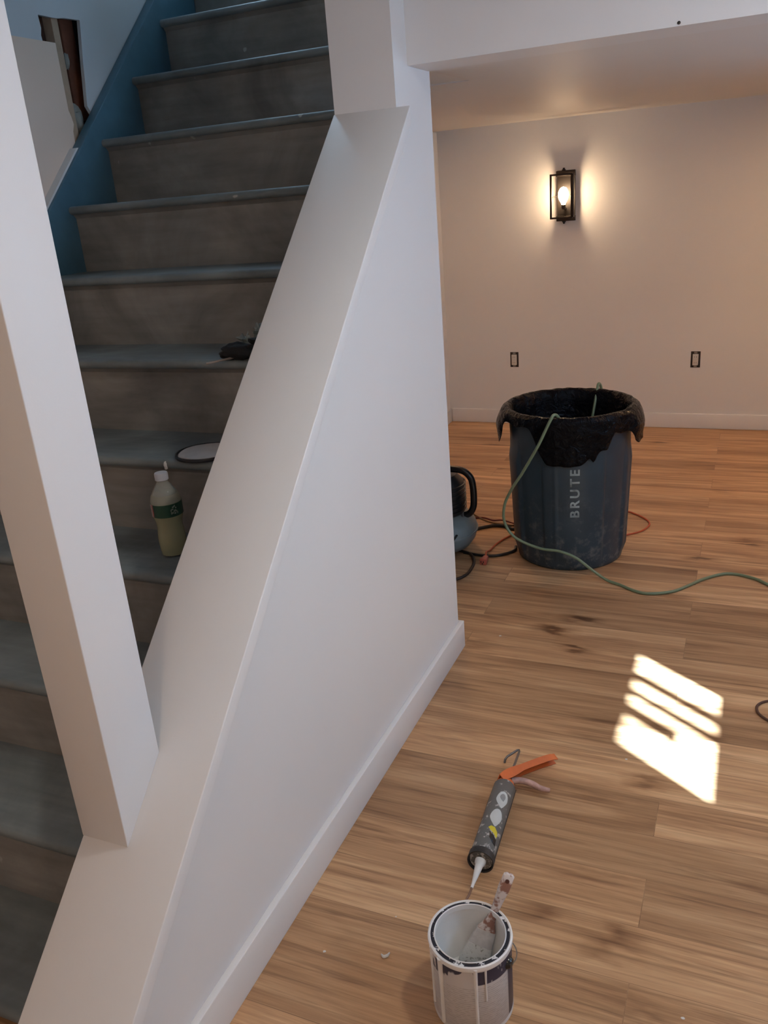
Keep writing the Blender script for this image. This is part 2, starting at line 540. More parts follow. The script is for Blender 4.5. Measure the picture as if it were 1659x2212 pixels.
# post that stands on the cap
b = MB()
px0, px1, py0, py1 = -.2005, -.092, .932, 1.062
b.hexa([(px0, py0, capz(py0)), (px1, py0, capz(py0)), (px1, py1, capz(py1)), (px0, py1, capz(py1)),
        (px0, py0, 2.16), (px1, py0, 2.16), (px1, py1, 2.16), (px0, py1, 2.16)], 0, .002)
tag(b.build('post', M_TRIM), 'square white post standing on the sloping cap of the half wall', 'post')

# lamp housings
t = NT('lit_diffuser')
t.b.inputs['Emission Color'].default_value = (1, .8, .6, 1)
t.b.inputs['Emission Strength'].default_value = 3.0
M_DIFF = t.m
for i, (x, y, z_, lab) in enumerate(((1.17, 1.3, CZ, 'round ceiling lamp over the paint can'), (.75, -.75, CZ, 'round ceiling lamp behind the viewer'), (1.5, 4.75, 1.951, 'round ceiling lamp in the back room'), (-.82, 4.5, 1.949, 'round ceiling lamp in the far corner behind the half wall'))):
    lt = thing('ceiling_lamp_fixture', lab, 'lamp', (x, y, z_ - .03))
    b = MB(); b.lathe([(.075, 0), (.085, 0), (.085, .03), (.075, .03)], (x, y, z_ - .03), 32, close=True)
    b.build('housing', M_TRIM, lt)
    b = MB(); b.lathe([(.0002, 0), (.074, 0), (.074, .006), (.0002, .006)], (x, y, z_ - .014), 32)
    b.build('diffuser', M_DIFF, lt)

# ------------------------------------------------------------------ wall lamp
M_IRON = plain('black_bronze_metal', (.022, .015, .012), .45, .6, .2)
M_PLATE = plain('brown_metal_plate', (.012, .0075, .005), .6, .1, .2)
t = NT('lit_bulb')
t.b.inputs['Base Color'].default_value = (1, .9, .75, 1)
t.b.inputs['Emission Color'].default_value = (1, .70, .42, 1)
t.b.inputs['Emission Strength'].default_value = BULB
M_BULB = t.m
lx, lz = -.236, 1.505
s = thing('wall_sconce', 'lit dark metal wall lamp with clear bulb on the back wall', 'lamp', (lx, BY, lz - .16))
b = MB(); b.box(lx - .022, lx + .022, BY - .037, BY, lz - .05, lz + .05, 0, .003)
b.build('wall_mount', M_IRON, s)
b = MB(); b.box(lx - .055, lx + .060, BY - .044, BY - .036, lz - .150, lz + .152, 0, .002)
b.build('back_plate', M_PLATE, s)
b = MB(); b.box(lx - .057, lx + .062, BY - .062, BY - .036, lz + .116, lz + .150, 0, .002)
b.build('top_box', M_IRON, s)
b = MB(); b.box(lx - .057, lx + .062, BY - .062, BY - .036, lz - .150, lz - .118, 0, .002)
b.build('bottom_box', M_IRON, s)
b = MB()
fy = BY - .150; fr = .0056
xl, xr, zl, zh = lx - .072, lx + .058, lz - .126, lz + .128
b.box(xl - fr, xl + fr, fy - fr, fy + fr, zl, zh, 0, .001)
b.box(xr - fr, xr + .012, fy - fr, fy + .02, zl, zh, 0, .001)
b.box(xl - fr, xr + fr, fy - fr, fy + fr, zl - fr, zl + fr, 0, .001)
b.box(xl - fr, xr + fr, fy - fr, fy + fr, zh - fr, zh + fr, 0, .001)
for zz in (zl, zh):
    b.box(lx - .004, lx + .004, fy, BY - .05, zz - .004, zz + .004, 0, .001)
b.tube([(xl, fy, lz - .005), (xl + .012, fy + .03, lz), (lx - .05, BY - .036, lz + .004)], .003, 8)
b.tube([(xr, fy, lz - .005), (xr - .010, fy + .03, lz), (lx + .05, BY - .036, lz + .004)], .003, 8)
b.build('front_frame', M_IRON, s)
for zz, d in ((lz + .150, 1), (lz - .150, -1)):
    b = MB(); b.lathe([(.012, 0), (.012, .006), (.007, .010), (.007, .016), (.0001, .018)], (lx - .012, BY - .042, zz), 20, axis=(0, 0, d))
    b.build('finial', M_IRON, s)
b = MB(); b.lathe([(.013, -.075), (.013, -.050)], (lx - .002, BY - .105, lz), 20)
b.box(lx - .010, lx + .006, BY - .105, BY - .036, lz - .080, lz - .070, 0, .001)
bp = b.build('lamp_holder', M_IRON, s)
b = MB(); b.lathe([(.011, -.050), (.014, -.040), (.027, -.018), (.033, .006), (.029, .030), (.018, .049), (.0002, .056)], (lx - .002, BY - .105, lz), 24)
b.build('bulb', M_BULB, s)

# ------------------------------------------------------------------ outlets
M_BOX = plain('dark_outlet_box', (.03, .02, .016), .7)
M_RECP = plain('white_plastic', (.62, .60, .56), .4)
M_STRAP = plain('zinc_strap', (.30, .27, .24), .45, .6)
M_SLOT = plain('slot_black', (.02, .02, .02), .6)
for x, lab in ((-.604, 'uncovered wall outlet above the trash can, nearer the far corner'), (.588, 'uncovered wall outlet at the edge of the room, away from the corner')):
    z = .455
    o_ = thing('wall_outlet', lab, 'outlet', (x, BY, z - .05), 'bare outlets on the back wall')
    b = MB(); b.box(x - .029, x + .029, BY - .003, BY, z - .052, z + .052, 0, .001); b.build('box', M_BOX, o_)
    b = MB(); b.box(x - .0175, x + .0175, BY - .016, BY - .002, z - .036, z + .036, 0, .002)
    rc = b.build('receptacle', M_RECP, o_)
    for dz in (-.019, .019):
        for dx in (-.006, .006):
            b = MB(); b.box(x + dx - .001, x + dx + .001, BY - .0165, BY - .015, z + dz - .004, z + dz + .004)
            b.build('slot', M_SLOT, rc)
    for d in (-1, 1):
        b = MB(); b.box(x - .010, x + .010, BY - .006, BY - .003, z + d * .044 - .006, z + d * .044 + .006, 0, .001)
        b.build('strap', M_STRAP, o_)

# ------------------------------------------------------------------ trash can
TX, TY = .205, 3.59
t = NT('grey_blue_plastic')
v = t.coords()
f = t.noise(v, 7, 5, .6)
dirt = t.noise(v, 22, 4, .7)
gz = t.n('ShaderNodeSeparateXYZ'); t.l(v, gz.inputs[0])
c = t.ramp(f, [(.3, (.020, .038, .054, 1)), (.7, (.030, .053, .073, 1))])
lowm = t.ramp(gz.outputs['Z'], [(.0, 1.0), (.38, 0.0)])
dm = t.mix(1.0, lowm, t.ramp(dirt, [(.50, 0.0), (.72, .75)]), 'MULTIPLY')
c = t.mix(dm, c, (.22, .225, .225, 1))
t.col(c); t.b.inputs['Roughness'].default_value = .42
t.bump(t.noise(v, 90, 2), .06, .002)
M_CAN = t.m
can = thing('trash_can', 'large round blue-grey plastic trash can lined with a black bag', 'trash can', (TX, TY, 0))
FA = math.atan2(-TY, .9127 - TX)       # direction the front of the can faces
def smooth(a, b_, x):
    q = max(0, min(1, (x - a) / (b_ - a))); return q * q * (3 - 2 * q)
def canmod(r, h, t):
    d = (t - FA + math.pi) % (2 * math.pi) - math.pi
    d -= R(4)
    per = (d + math.pi / 4) % (math.pi / 2) - math.pi / 4      # four raised panels
    k = 1 - smooth(R(28), R(32), abs(per))
    hz = smooth(.03, .06, h) * (1 - smooth(.50, .53, h))
    ridge = .0035 * (1 - smooth(R(.8), R(2.2), abs(per + R(17)))) * hz
    return r + .011 * k * hz + ridge
b = MB()
prof = [(.0, .012), (.215, .012), (.226, .0), (.232, .004), (.235, .02)]
for i in range(1, 13):
    h = .02 + i * .05
    prof.append((.235 + (.262 - .235) * h / .64, h))
prof += [(.262, .64), (.268, .648), (.276, .655), (.280, .668), (.280, .684), (.276, .692), (.268, .692), (.262, .684), (.256, .65), (.222, .03), (.0, .025)]
b.lathe(prof, (TX, TY, 0), 240, mod=canmod)
b.build('body', M_CAN, can, angle=50)
# raised lettering, read from the bottom up
cu = bpy.data.curves.new('lettering', 'FONT')
cu.body = 'BRUTE'; cu.size = .052; cu.extrude = .0012; cu.offset = .0012; cu.space_character = 1.35
to = bpy.data.objects.new('lettering', cu)
C.objects.link(to)
dg = bpy.context.evaluated_depsgraph_get()
tm = bpy.data.meshes.new_from_object(to.evaluated_get(dg))
bpy.data.objects.remove(to)
xs = [v_.co.x for v_ in tm.vertices]; ln = max(xs) - min(xs); x_min = min(xs)
b = MB(); vs = []
a0 = FA + R(4.5)
for v_ in tm.vertices:
    zz = .262 + (v_.co.x - x_min) / ln * .215
    side = -(v_.co.y - .018)
    rr = .235 + .027 * zz / .64 + .0105 + v_.co.z + .0014
    an = a0 + side / .255
    vs.append((TX + rr * math.cos(an), TY + rr * math.sin(an), zz))
b.add(vs, [list(p.vertices) for p in tm.polygons], 0, False)
M_LET = plain('raised_letters_glint', (.24, .30, .32), .35, 0, .6, 18)  # window reflection painted in as a paler bluish letter colour
b.build('lettering', M_LET, can)

# black bag folded over the rim
t = NT('black_plastic_bag')
t.b.inputs['Base Color'].default_value = (.004, .004, .005, 1)
t.b.inputs['Roughness'].default_value = .12
t.b.inputs['Specular IOR Level'].default_value = .09
v = t.coords()
n1 = t.noise(v, 22, 4, .55, 1.2)
t.bump(n1, .9, .02)
M_BAG = t.m
def hem(t):
    d = math.degrees((t - FA + math.pi) % (2 * math.pi) - math.pi)
    L = .040 + .012 * noise.noise(Vector((math.cos(t) * 3, math.sin(t) * 3, 0)))
    L += .155 * math.exp(-((d + 4) / 25) ** 6)
    L += .085 * math.exp(-((d - 27) / 9) ** 6)
    L += .040 * math.exp(-((d - 48) / 14) ** 2)
    L += .100 * math.exp(-((d - 76) / 16) ** 4)
    L += .105 * math.exp(-((d + 84) / 16) ** 6)
    L += .06 * math.exp(-((abs(d) - 150) / 25) ** 2)
    return L
n = 220
rows = []
inner = [(.19, .10), (.205, .20), (.22, .32), (.235, .45), (.246, .56), (.252, .64), (.258, .69)]
b = MB(); vs = []
K = 18
for i in range(n):
    t_a = 2 * math.pi * i / n
    ct, st_ = math.cos(t_a), math.sin(t_a)
    col_ = []
    for j, (r, h) in enumerate(inner):
        q = Vector((ct * 4, st_ * 4, h * 3))
        col_.append((r + .013 * noise.noise(q) - .006 + .004 * noise.noise(q * 3.1), h))
    for r, h in ((.262, .698), (.270, .7005), (.279, .698), (.285, .690)):
        col_.append((r + .002 * noise.noise(Vector((ct * 9, st_ * 9, h))), h + .003 * noise.noise(Vector((ct * 7, st_ * 7, 4)))))
    L = hem(t_a)
    for j in range(1, K + 1):
        s_ = j / K
        h = .690 - L * s_
        q = Vector((ct * 5, st_ * 5, h * 6))
        out = .2865 if h > .645 else .2865 - .012 * smooth(.645, .56, h)
        fold = .010 * noise.noise(q) + .005 * noise.noise(q * 2.7)
        dd = math.degrees((t_a - FA + math.pi) % (2 * math.pi) - math.pi)
        flare = .030 * math.exp(-((dd - 76) / 18) ** 4) + .034 * math.exp(-((dd + 84) / 18) ** 4)
        col_.append((out + .006 + fold * s_ + flare * math.sin(min(1, s_ * 1.4) * math.pi / 2), h))
    rows.append([(TX + r * ct, TY + r * st_, h) for r, h in col_])
m_ = len(rows[0])
vs = [p for rw in rows for p in rw]
fs = []
for i in range(n):
    for j in range(m_ - 1):
        a, c_ = i * m_ + j, ((i + 1) % n) * m_ + j
        fs.append((a, c_, c_ + 1, a + 1))
fs.append([i * m_ for i in range(n)][::-1])
b.add(vs, fs)
bag = b.build('trash_bag', M_BAG, angle=70)
md = bag.modifiers.new('thickness', 'SOLIDIFY'); md.thickness = .0012; md.offset = 1
tag(bag, 'shiny black plastic bag folded over the rim of the trash can', 'bag')

# ------------------------------------------------------------------ hoses and cords
M_GREEN = plain('pale_green_hose', (.17, .225, .135), .35)
b = MB()
rr = .0062
b.tube([(.24, 3.74, .40), (.265, 3.79, .56), (.279, 3.835, .68), (.282, 3.862, .718), (.29, 3.885, .70), (.30, 3.90, .62)], rr)
b.tube([(.31, 3.48, .42), (.25, 3.40, .58), (.215, 3.335, .69), (.200, 3.306, .716), (.186, 3.285, .695), (.138, 3.27, .591), (.067, 3.285, .467), (.012, 3.30, .381), (-.020, 3.305, .305),
        (-.018, 3.30, .229), (.031, 3.29, .168), (.132, 3.29, .129), (.222, 3.29, .122), (.29, 3.295, .096), (.36, 3.295, .045), (.420, 3.285, .012), (.479, 3.262, .0062), (.54, 3.222, .0062),
        (.597, 3.208, .0062), (.683, 3.247, .0062), (.740, 3.315, .0062), (.798, 3.397, .0062), (.884, 3.471, .0062), (.974, 3.456, .0062), (1.042, 3.401, .0062), (1.16, 3.25, .0062)], rr)
# the stretch inside the can joins both ends
b.tube([(.30, 3.90, .62), (.31, 3.91, .50)], rr, smooth=False)
tag(b.build('air_hose', M_GREEN), 'pale green hose draped out of the trash can onto the floor', 'hose')

M_ORANGE = plain('orange_cord', (.46, .085, .030), .45)
b = MB()
rr = .0045
b.tube([(-.141, 3.40, .014), (-.150, 3.44, .019), (-.148, 3.50, rr), (-.140, 3.575, rr), (-.118, 3.65, rr), (-.089, 3.706, rr), (-.02, 3.79, rr), (.10, 3.90, rr), (.25, 4.05, rr), (.378, 4.115, rr), (.442, 4.085, rr), (.500, 4.02, rr), (.517, 3.955, rr), (.488, 3.868, rr), (.418, 3.80, rr)], rr)
oc = b.build('extension_cord', M_ORANGE)
tag(oc, 'orange extension cord looping behind the trash can with its plug on the floor', 'cord')
M_PLUG = plain('red_orange_plug', (.42, .10, .07), .5)
b = MB()
b.hexa([(-.152, 3.335, .0), (-.120, 3.335, .0), (-.128, 3.40, .003), (-.150, 3.40, .003), (-.152, 3.335, .030), (-.120, 3.335, .030), (-.128, 3.40, .022), (-.150, 3.40, .022)], 0, .004)
pl = b.build('plug', M_PLUG, oc)
ROOT[pl.name] = ROOT[oc.name]
for xa, xb_, za, zb in ((-.146, -.142, .012, .020), (-.135, -.131, .012, .020), (-.141, -.135, .005, .010)):
    b = MB(); b.box(xa, xb_, 3.333, 3.336, za, zb); b.build('slot', M_SLOT, pl)

M_BLACKR = plain('black_rubber', (.010, .009, .009), .45)
b = MB(); rr = .008
b.tube([(-.33, 3.66, rr), (-.287, 3.725, rr), (-.24, 3.77, rr), (-.208, 3.793, rr), (-.15, 3.79, rr), (-.092, 3.768, rr), (.0, 3.86, rr), (.10, 3.96, rr)], rr)
tag(b.build('rubber_hose', M_BLACKR), 'thick black hose arching behind the trash can', 'hose')
b = MB(); rr = .0065
b.tube([(-.26, 3.44, rr), (-.196, 3.428, rr), (-.150, 3.428, rr), (-.106, 3.438, rr), (-.065, 3.47, rr), (-.036, 3.515, rr), (-.041, 3.56, rr)], rr)
tag(b.build('power_cord', M_BLACKR), 'black cord lying in front, under the orange plug', 'cord')
b = MB(); rr = .0065
b.tube([(-.30, 3.46, rr), (-.225, 3.43, rr), (-.186, 3.36, rr), (-.172, 3.285, rr), (-.176, 3.205, rr), (-.215, 3.145, rr), (-.30, 3.11, rr)], rr)
tag(b.build('power_cord', plain('brown_black_cord', (.022, .012, .008), .5)), 'dark brown cord curling on the floor in front of the compressor', 'cord')
b = MB(); rr = .004
b.tube([(-.40, 3.96, rr), (-.357, 3.925, rr), (-.30, 3.875, rr), (-.245, 3.842, rr), (-.18, 3.822, rr), (-.114, 3.822, rr), (-.02, 3.86, rr)], rr)
tag(b.build('thin_cord', plain('ochre_cord', (.20, .10, .03), .5)), 'thin ochre cord running from the compressor to behind the can', 'cord')
b = MB(); rr = .004
b.tube([(-.42, 3.86, rr), (-.357, 3.875, rr), (-.298, 3.893, rr), (-.24, 3.868, rr), (-.184, 3.843, .018), (-.10, 3.80, .022), (-.02, 3.83, rr)], rr)
tag(b.build('thin_cord', plain('dark_red_cord', (.16, .022, .012), .5)), 'thin dark red cord crossing the ochre one behind the compressor', 'cord')
b = MB(); rr = .004
b.tube([(1.10, 2.56, rr), (1.04, 2.538, rr), (1.012, 2.509, rr), (1.008, 2.48, rr), (1.018, 2.452, rr), (1.05, 2.425, rr), (1.12, 2.41, rr)], rr)
tag(b.build('thin_cord', plain('brown_cord', (.10, .045, .028), .6)), 'bend of thin brown cord at the edge of view beside the sun patch', 'cord')

# ------------------------------------------------------------------ air compressor
M_TANK = plain('grey_blue_enamel', (.17, .215, .235), .38, 0, .15, 10)
M_MOTOR = plain('black_motor_plastic', (.014, .014, .016), .4, 0, .4, 24, .25, 40)
M_BLK = plain('black_enamel', (.010, .010, .011), .25)
AX, AY = -.400, 3.46
ac = thing('air_compressor', 'small air compressor with grey-blue tank and black handle behind the half wall', 'air compressor', (AX, AY, 0))
b = MB()
prof = [(.0002, -.105), (.06, -.104), (.12, -.094), (.165, -.070), (.188, -.038), (.196, -.004), (.197, .004), (.190, .034), (.168, .066), (.125, .090), (.06, .101), (.0002, .103)]
b.lathe(prof, (AX, AY, .112), 64)
b.lathe([(.195, -.006), (.200, -.004), (.200, .004), (.195, .006)], (AX, AY, .112), 64, close=True)
tk = b.build('tank', M_TANK, ac)
b = MB()
for k, (an, zz, ln_) in enumerate(((-52, .085, .06), (-62, .068, .08), (-44, .118, .02))):
    a = R(an)
    for j in range(8):
        a2 = a + (j - 4) / 8 * ln_ / .19
        r_ = .1985 if zz > .10 else .190
        q = Vector((AX + r_ * math.cos(a2), AY + r_ * math.sin(a2), zz + .003 * j))
        b.ball(q, .006, .006, .0035, 8, 6)
b.build('stamped_mark', M_BLK, tk)
b = MB()
b.lathe([(.0002, -.10), (.10, -.10), (.115, -.085), (.118, .0), (.112, .06), (.08, .092), (.0002, .098)], (AX + .03, AY, .290), 40,
        mod=lambda r, h, t: r * (1 + (.02 * math.sin(18 * t) if r > .1 else 0)))
for k in range(7):
    b.lathe([(.118, -.004), (.123, -.002), (.123, .002), (.118, .004)], (AX + .03, AY, .220 + .020 * k), 40, close=True)
b.build('motor_cover', M_MOTOR, ac)
b = MB()
b.tube([(-.44, AY, .405), (-.34, AY, .409), (-.292, AY, .409), (-.250, AY, .402), (-.219, AY, .375), (-.208, AY, .335), (-.206, AY, .265), (-.212, AY, .225), (-.232, AY, .196), (-.270, AY, .182)], .0155, 14)
hd = b.build('handle', M_BLK, ac)
b = MB(); b.lathe([(.016, -.012), (.020, -.01), (.020, .01), (.016, .012)], (-.262, AY - .01, .183), 20, axis=(1, 0, .3)); b.build('bracket', plain('steel_bracket', (.25, .25, .25), .35, .8), ac)
for an in (-20, 100, 220):
    a = R(an - 30)
    b = MB(); b.lathe([(.022, 0), (.022, .02), (.014, .06), (.012, .075)], (AX + .135 * math.cos(a), AY + .135 * math.sin(a), 0), 18); b.build('foot', M_BLACKR, ac)

# ------------------------------------------------------------------ caulk gun with its tube
p0, p1 = Vector((.382, 1.570, .033)), Vector((.366, 1.862, .033))
ax = (p1 - p0).normalized()
side = Vector((0, 0, 1)).cross(ax).normalized() * -1      # towards +X
upv = Vector((0, 0, 1))
def onaxis(s, a=0, r=0):      # s along the axis from the front, a: angle from the top towards +X
    return p0 + ax * s + (upv * math.cos(a) + side * math.sin(a)) * r
t = NT('smeared_grey_label')
v = t.coords()
f = t.noise(v, 45, 5, .65)
g = t.noise(v, 18, 3)
gy = t.n('ShaderNodeSeparateXYZ'); t.l(v, gy.inputs[0])
mm = t.n('ShaderNodeMath', operation='ADD'); t.l(f, mm.inputs[0])
m2 = t.n('ShaderNodeMath', operation='MULTIPLY_ADD'); t.l(gy.outputs['Y'], m2.inputs[0]); m2.inputs[1].default_value = -.45; m2.inputs[2].default_value = .0
t.l(m2.outputs[0], mm.inputs[1])
c = t.mix(t.ramp(mm.outputs[0], [(.565, 0.0), (.62, .85)]), (.115, .115, .108, 1), (.50, .48, .45, 1))
t.col(c); t.b.inputs['Roughness'].default_value = .5
M_TUBE = t.m
TR = .0305
tube = thing('caulk_tube', 'grey caulk tube with white nozzle lying in the orange gun', 'tube', (p0.x, p0.y + .14, 0))
ROOT[tube.name] = Vector((p0.x, p0.y + .14, 0))
b = MB(); b.lathe([(.0002, .004), (.0285, .004), (TR, .010), (TR, .284), (.0285, .288), (.0002, .288)], p0, 48, axis=ax)
b.build('tube', M_TUBE, tube)
M_NOZ = plain('white_nozzle', (.66, .66, .64), .4)
tipv = Vector((.383, 1.492, .022))
nd = (tipv - p0)
b = MB(); b.lathe([(.014, -.002), (.0135, .006), (.0105, .010), (.0040, nd.length - .012), (.0036, nd.length)], p0, 24, axis=nd)
nz = b.build('nozzle', M_NOZ, tube)
nz['label'] = 'white tapered nozzle'
b = MB(); b.tube([tipv, tipv + Vector((-.003, -.012, -.010)), tipv + Vector((-.007, -.022, -.016))], .003, 8)
b.build('caulk_drip', plain('tan_caulk', (.22, .13, .09), .6), tube)
def patch(pts, off=.0006):     # pts (s, arc) on the tube wall
    b = MB()
    cx = sum(p[0] for p in pts) / len(pts); ca = sum(p[1] for p in pts) / len(pts)
    rings = []
    for q in (1.0, .66, .33):
        rings.append([onaxis(cx + (s_ - cx) * q, (ca + (a_ - ca) * q) / TR, TR + off) for s_, a_ in pts])
    vs = [p for r_ in rings for p in r_] + [onaxis(cx, ca / TR, TR + off)]
    n_ = len(pts); fs = []
    for k in range(2):
        for i in range(n_): fs.append((k * n_ + i, k * n_ + (i + 1) % n_, (k + 1) * n_ + (i + 1) % n_, (k + 1) * n_ + i))
    for i in range(n_): fs.append((2 * n_ + i, 2 * n_ + (i + 1) % n_, 3 * n_))
    b.add(vs, fs); return b
def drop(s0, a0, L, W_):
    pts = []
    for k in range(28):
        q = 2 * math.pi * k / 28
        wdt = math.sin(q) * (1 + .0) * W_ / 2
        ls = -math.cos(q) * L / 2
        if ls < 0: wdt *= max(0.05, 1 - (abs(ls) / (L / 2)) ** 1.3 * .55)
        pts.append((s0 + ls, a0 + wdt + (-.004 if ls < 0 else 0) * (abs(ls) / (L / 2)) ** 2 * -1))
    return pts
M_MARK = plain('pale_label_mark', (.50, .53, .52), .45)
M_MARK2 = plain('grey_mark_centre', (.24, .25, .25), .5)
patch(drop(.203, .012, .064, .032)).build('label_mark', M_MARK, tube)
patch(drop(.211, .012, .028, .015), .001).build('label_mark', M_MARK2, tube)
patch(drop(.132, .011, .064, .032)).build('label_mark', M_MARK, tube)
patch([(.090, .000), (.098, .006), (.098, .016), (.088, .026), (.076, .030), (.068, .028), (.076, .018), (.082, .008)]).build('label_mark', plain('yellow_label', (.60, .50, .02), .45), tube)['label'] = 'yellow mark'
patch([(.078, .006), (.072, .018), (.062, .030), (.042, .032), (.046, .020), (.058, .010)]).build('label_mark', M_BLK, tube)

M_GUN = plain('dark_grey_steel', (.045, .042, .040), .5, .4, .4, 30)
M_OR = plain('orange_plastic', (.56, .13, .030), .42, 0, .15, 12)
gun = thing('caulk_gun', 'orange caulk gun lying on the floor beyond the paint can', 'caulk gun', (.37, 1.75, 0))
b = MB()
b.lathe([(TR + .0005, .0), (TR + .003, .0), (TR + .003, .020), (TR + .0005, .020)], p0 - ax * .002, 48, axis=ax, close=True)
b.build('front_ring', M_GUN, gun)
b = MB()                     # half-round cradle under the tube
vs = []; fs = []; nn = 20
for j, s_ in enumerate((0.0, .30)):
    for i in range(nn + 1):
        a = math.pi * (.62 + .76 * i / nn)
        for r_ in (TR + .0006, TR + .0022):
            vs.append(onaxis(s_, a, r_))
w_ = (nn + 1) * 2
for i in range(nn):
    q = i * 2
    fs += [(q, q + 2, w_ + q + 2, w_ + q), (q + 1, w_ + q + 1, w_ + q + 3, q + 3)]
fs += [(0, w_, w_ + 1, 1), (2 * nn, 2 * nn + 1, w_ + 2 * nn + 1, w_ + 2 * nn)]
b.add(vs, fs); b.build('cradle', M_GUN, gun)
# housing behind the tube
b = MB()
b.lathe([(.0002, .289), (.026, .289), (.026, .296), (.021, .308), (.012, .316), (.0002, .316)], p0, 32, axis=ax)
b.build('housing', M_OR, gun)
# curved channel handle, lying out to the side
hp = [(.352, 1.866, .048), (.369, 1.890, .048), (.395, 1.926, .046), (.420, 1.960, .042), (.447, 1.997, .036), (.470, 2.028, .028)]
b = MB()
vs = []; fs = []
P = [Vector(p) for p in hp]
Q = []
for i in range(len(P) - 1):
    p_0 = P[i - 1] if i else P[0] * 2 - P[1]; p_3 = P[i + 2] if i + 2 < len(P) else P[-1] * 2 - P[-2]
    for k in range(5):
        tt = k / 5; a_, b_ = P[i], P[i + 1]
        Q.append(.5 * (2 * a_ + (b_ - p_0) * tt + (2 * p_0 - 5 * a_ + 4 * b_ - p_3) * tt * tt + (3 * a_ - p_0 - 3 * b_ + p_3) * tt ** 3))
Q.append(P[-1])
for i, q in enumerate(Q):
    tg = (Q[min(i + 1, len(Q) - 1)] - Q[max(i - 1, 0)]).normalized()
    nrm = Vector((tg.y, -tg.x, 0)).normalized()         # open side, towards the trigger
    zz = Vector((0, 0, 1))
    tl = R(-24); nrm, zz = nrm * math.cos(tl) + zz * math.sin(tl), zz * math.cos(tl) - nrm * math.sin(tl)
    dpt = .020 + .008 * math.sin(math.pi * min(1, i / 10)); hh = .016
    sect = [(-dpt / 2, hh), (dpt / 2, hh), (dpt / 2, hh - .003), (-dpt / 2 + .003, hh - .003), (-dpt / 2 + .003, -hh + .003), (dpt / 2, -hh + .003), (dpt / 2, -hh), (-dpt / 2, -hh)]
    for u_, v_ in sect: vs.append(q + nrm * u_ + zz * (v_ * (1 if i < len(Q) - 2 else .8)))
m8 = 8
for i in range(len(Q) - 1):
    for k in range(m8): fs.append((i * m8 + k, i * m8 + (k + 1) % m8, (i + 1) * m8 + (k + 1) % m8, (i + 1) * m8 + k))
fs.append(list(range(m8))); fs.append([(len(Q) - 1) * m8 + k for k in range(m8)][::-1])
b.add(vs, fs, 0, False)
b.build('handle', M_OR, gun)
b = MB()
b.tube([(.378, 1.880, .040), (.400, 1.897, .034), (.430, 1.902, .027), (.456, 1.899, .020), (.482, 1.904, .014)], .008, 12, radii=[.009, .0095, .009, .008, .006])
b.build('trigger', plain('paint_smeared_trigger', (.42, .26, .22), .55, 0, .35, 40), gun)['label'] = 'pinkish trigger smeared with white paint'
b = MB()
b.tube([(.366, 1.85, .036), (.369, 1.93, .036), (.3665, 2.020, .037), (.364, 2.026, .037), (.360, 2.026, .036), (.336, 1.998, .028), (.331, 1.990, .022), (.330, 1.988, .012)], .0034, 10, smooth=False)
b.build('rod', plain('steel_rod', (.20, .19, .18), .35, .8), gun)

# ------------------------------------------------------------------ paint can
PX, PY, PR = .470, 1.222, .0835
pc = thing('paint_can', 'open white paint can with drips standing near the front', 'paint can', (PX, PY, 0))
M_TIN = plain('white_tin', (.60, .585, .57), .4, 0, .05)
M_PAINT = plain('wet_white_paint', (.86, .855, .83), .22, 0, .06, 10, .25, 16)
M_RIMW = plain('paint_smeared_rim', (.76, .755, .74), .3, 0, .05)
t = NT('painted_rim_groove')
v = t.coords(); f = t.noise(v, 60, 3, .6)
t.col(t.ramp(f, [(.58, (.014, .014, .022, 1)), (.62, (.75, .74, .73, 1))])); t.b.inputs['Roughness'].default_value = .35
M_GROOVE = t.m
b = MB()
b.lathe([(.0002, .004), (PR - .006, .004), (PR - .003, .0), (PR, .002), (PR, .006), (PR - .0015, .010), (PR - .0015, .180), (PR - .0035, .180), (PR - .0035, .008), (.0002, .008)], (PX, PY, 0), 72)
b.build('body', M_TIN, pc)
b = MB(); b.lathe([(PR - .002, .176), (PR + .0022, .177), (PR + .003, .182), (PR + .002, .1875), (PR - .001, .189), (PR - .003, .187), (PR - .0034, .180)], (PX, PY, 0), 72, close=True)
b.build('rim', M_RIMW, pc)
b = MB(); b.lathe([(PR - .0018, .1875), (PR - .0032, .1868), (PR - .0085, .1868), (PR - .0100, .1885), (PR - .0100, .182), (PR - .0018, .182)], (PX, PY, 0), 72, close=True)
b.build('lid_groove', M_GROOVE, pc)
b = MB(); b.lathe([(PR - .0098, .1888), (PR - .0108, .1898), (PR - .0122, .1888), (PR - .0122, .176), (PR - .0098, .176)], (PX, PY, 0), 72, close=True)
b.build('inner_lip', M_RIMW, pc)
b = MB()
b.lathe([(PR - .0036, .176), (PR - .0045, .12), (PR - .0045, .050), (PR - .008, .044), (.05, .0425), (.0002, .042)], (PX, PY, 0), 72, cap=False)
b.build('paint', M_PAINT, pc)
# label wrap
t = NT('paint_can_label')
tc = t.n('ShaderNodeTexCoord'); sp3 = t.n('ShaderNodeSeparateXYZ'); t.l(tc.outputs['Object'], sp3.inputs[0])
at = t.n('ShaderNodeMath', operation='ARCTAN2'); t.l(sp3.outputs['Y'], at.inputs[0]); t.l(sp3.outputs['X'], at.inputs[1])
def gt(a, v_, soft=.02):
    x = t.n('ShaderNodeMapRange'); x.inputs['From Min'].default_value = v_ - soft; x.inputs['From Max'].default_value = v_ + soft
    t.l(a, x.inputs['Value']); return x.outputs[0]
def mul(a, b_):
    x = t.n('ShaderNodeMath', operation='MULTIPLY'); t.l(a, x.inputs[0]); t.l(b_, x.inputs[1]); return x.outputs[0]
def inv(a):
    x = t.n('ShaderNodeMath', operation='SUBTRACT'); x.inputs[0].default_value = 1; t.l(a, x.inputs[1]); return x.outputs[0]
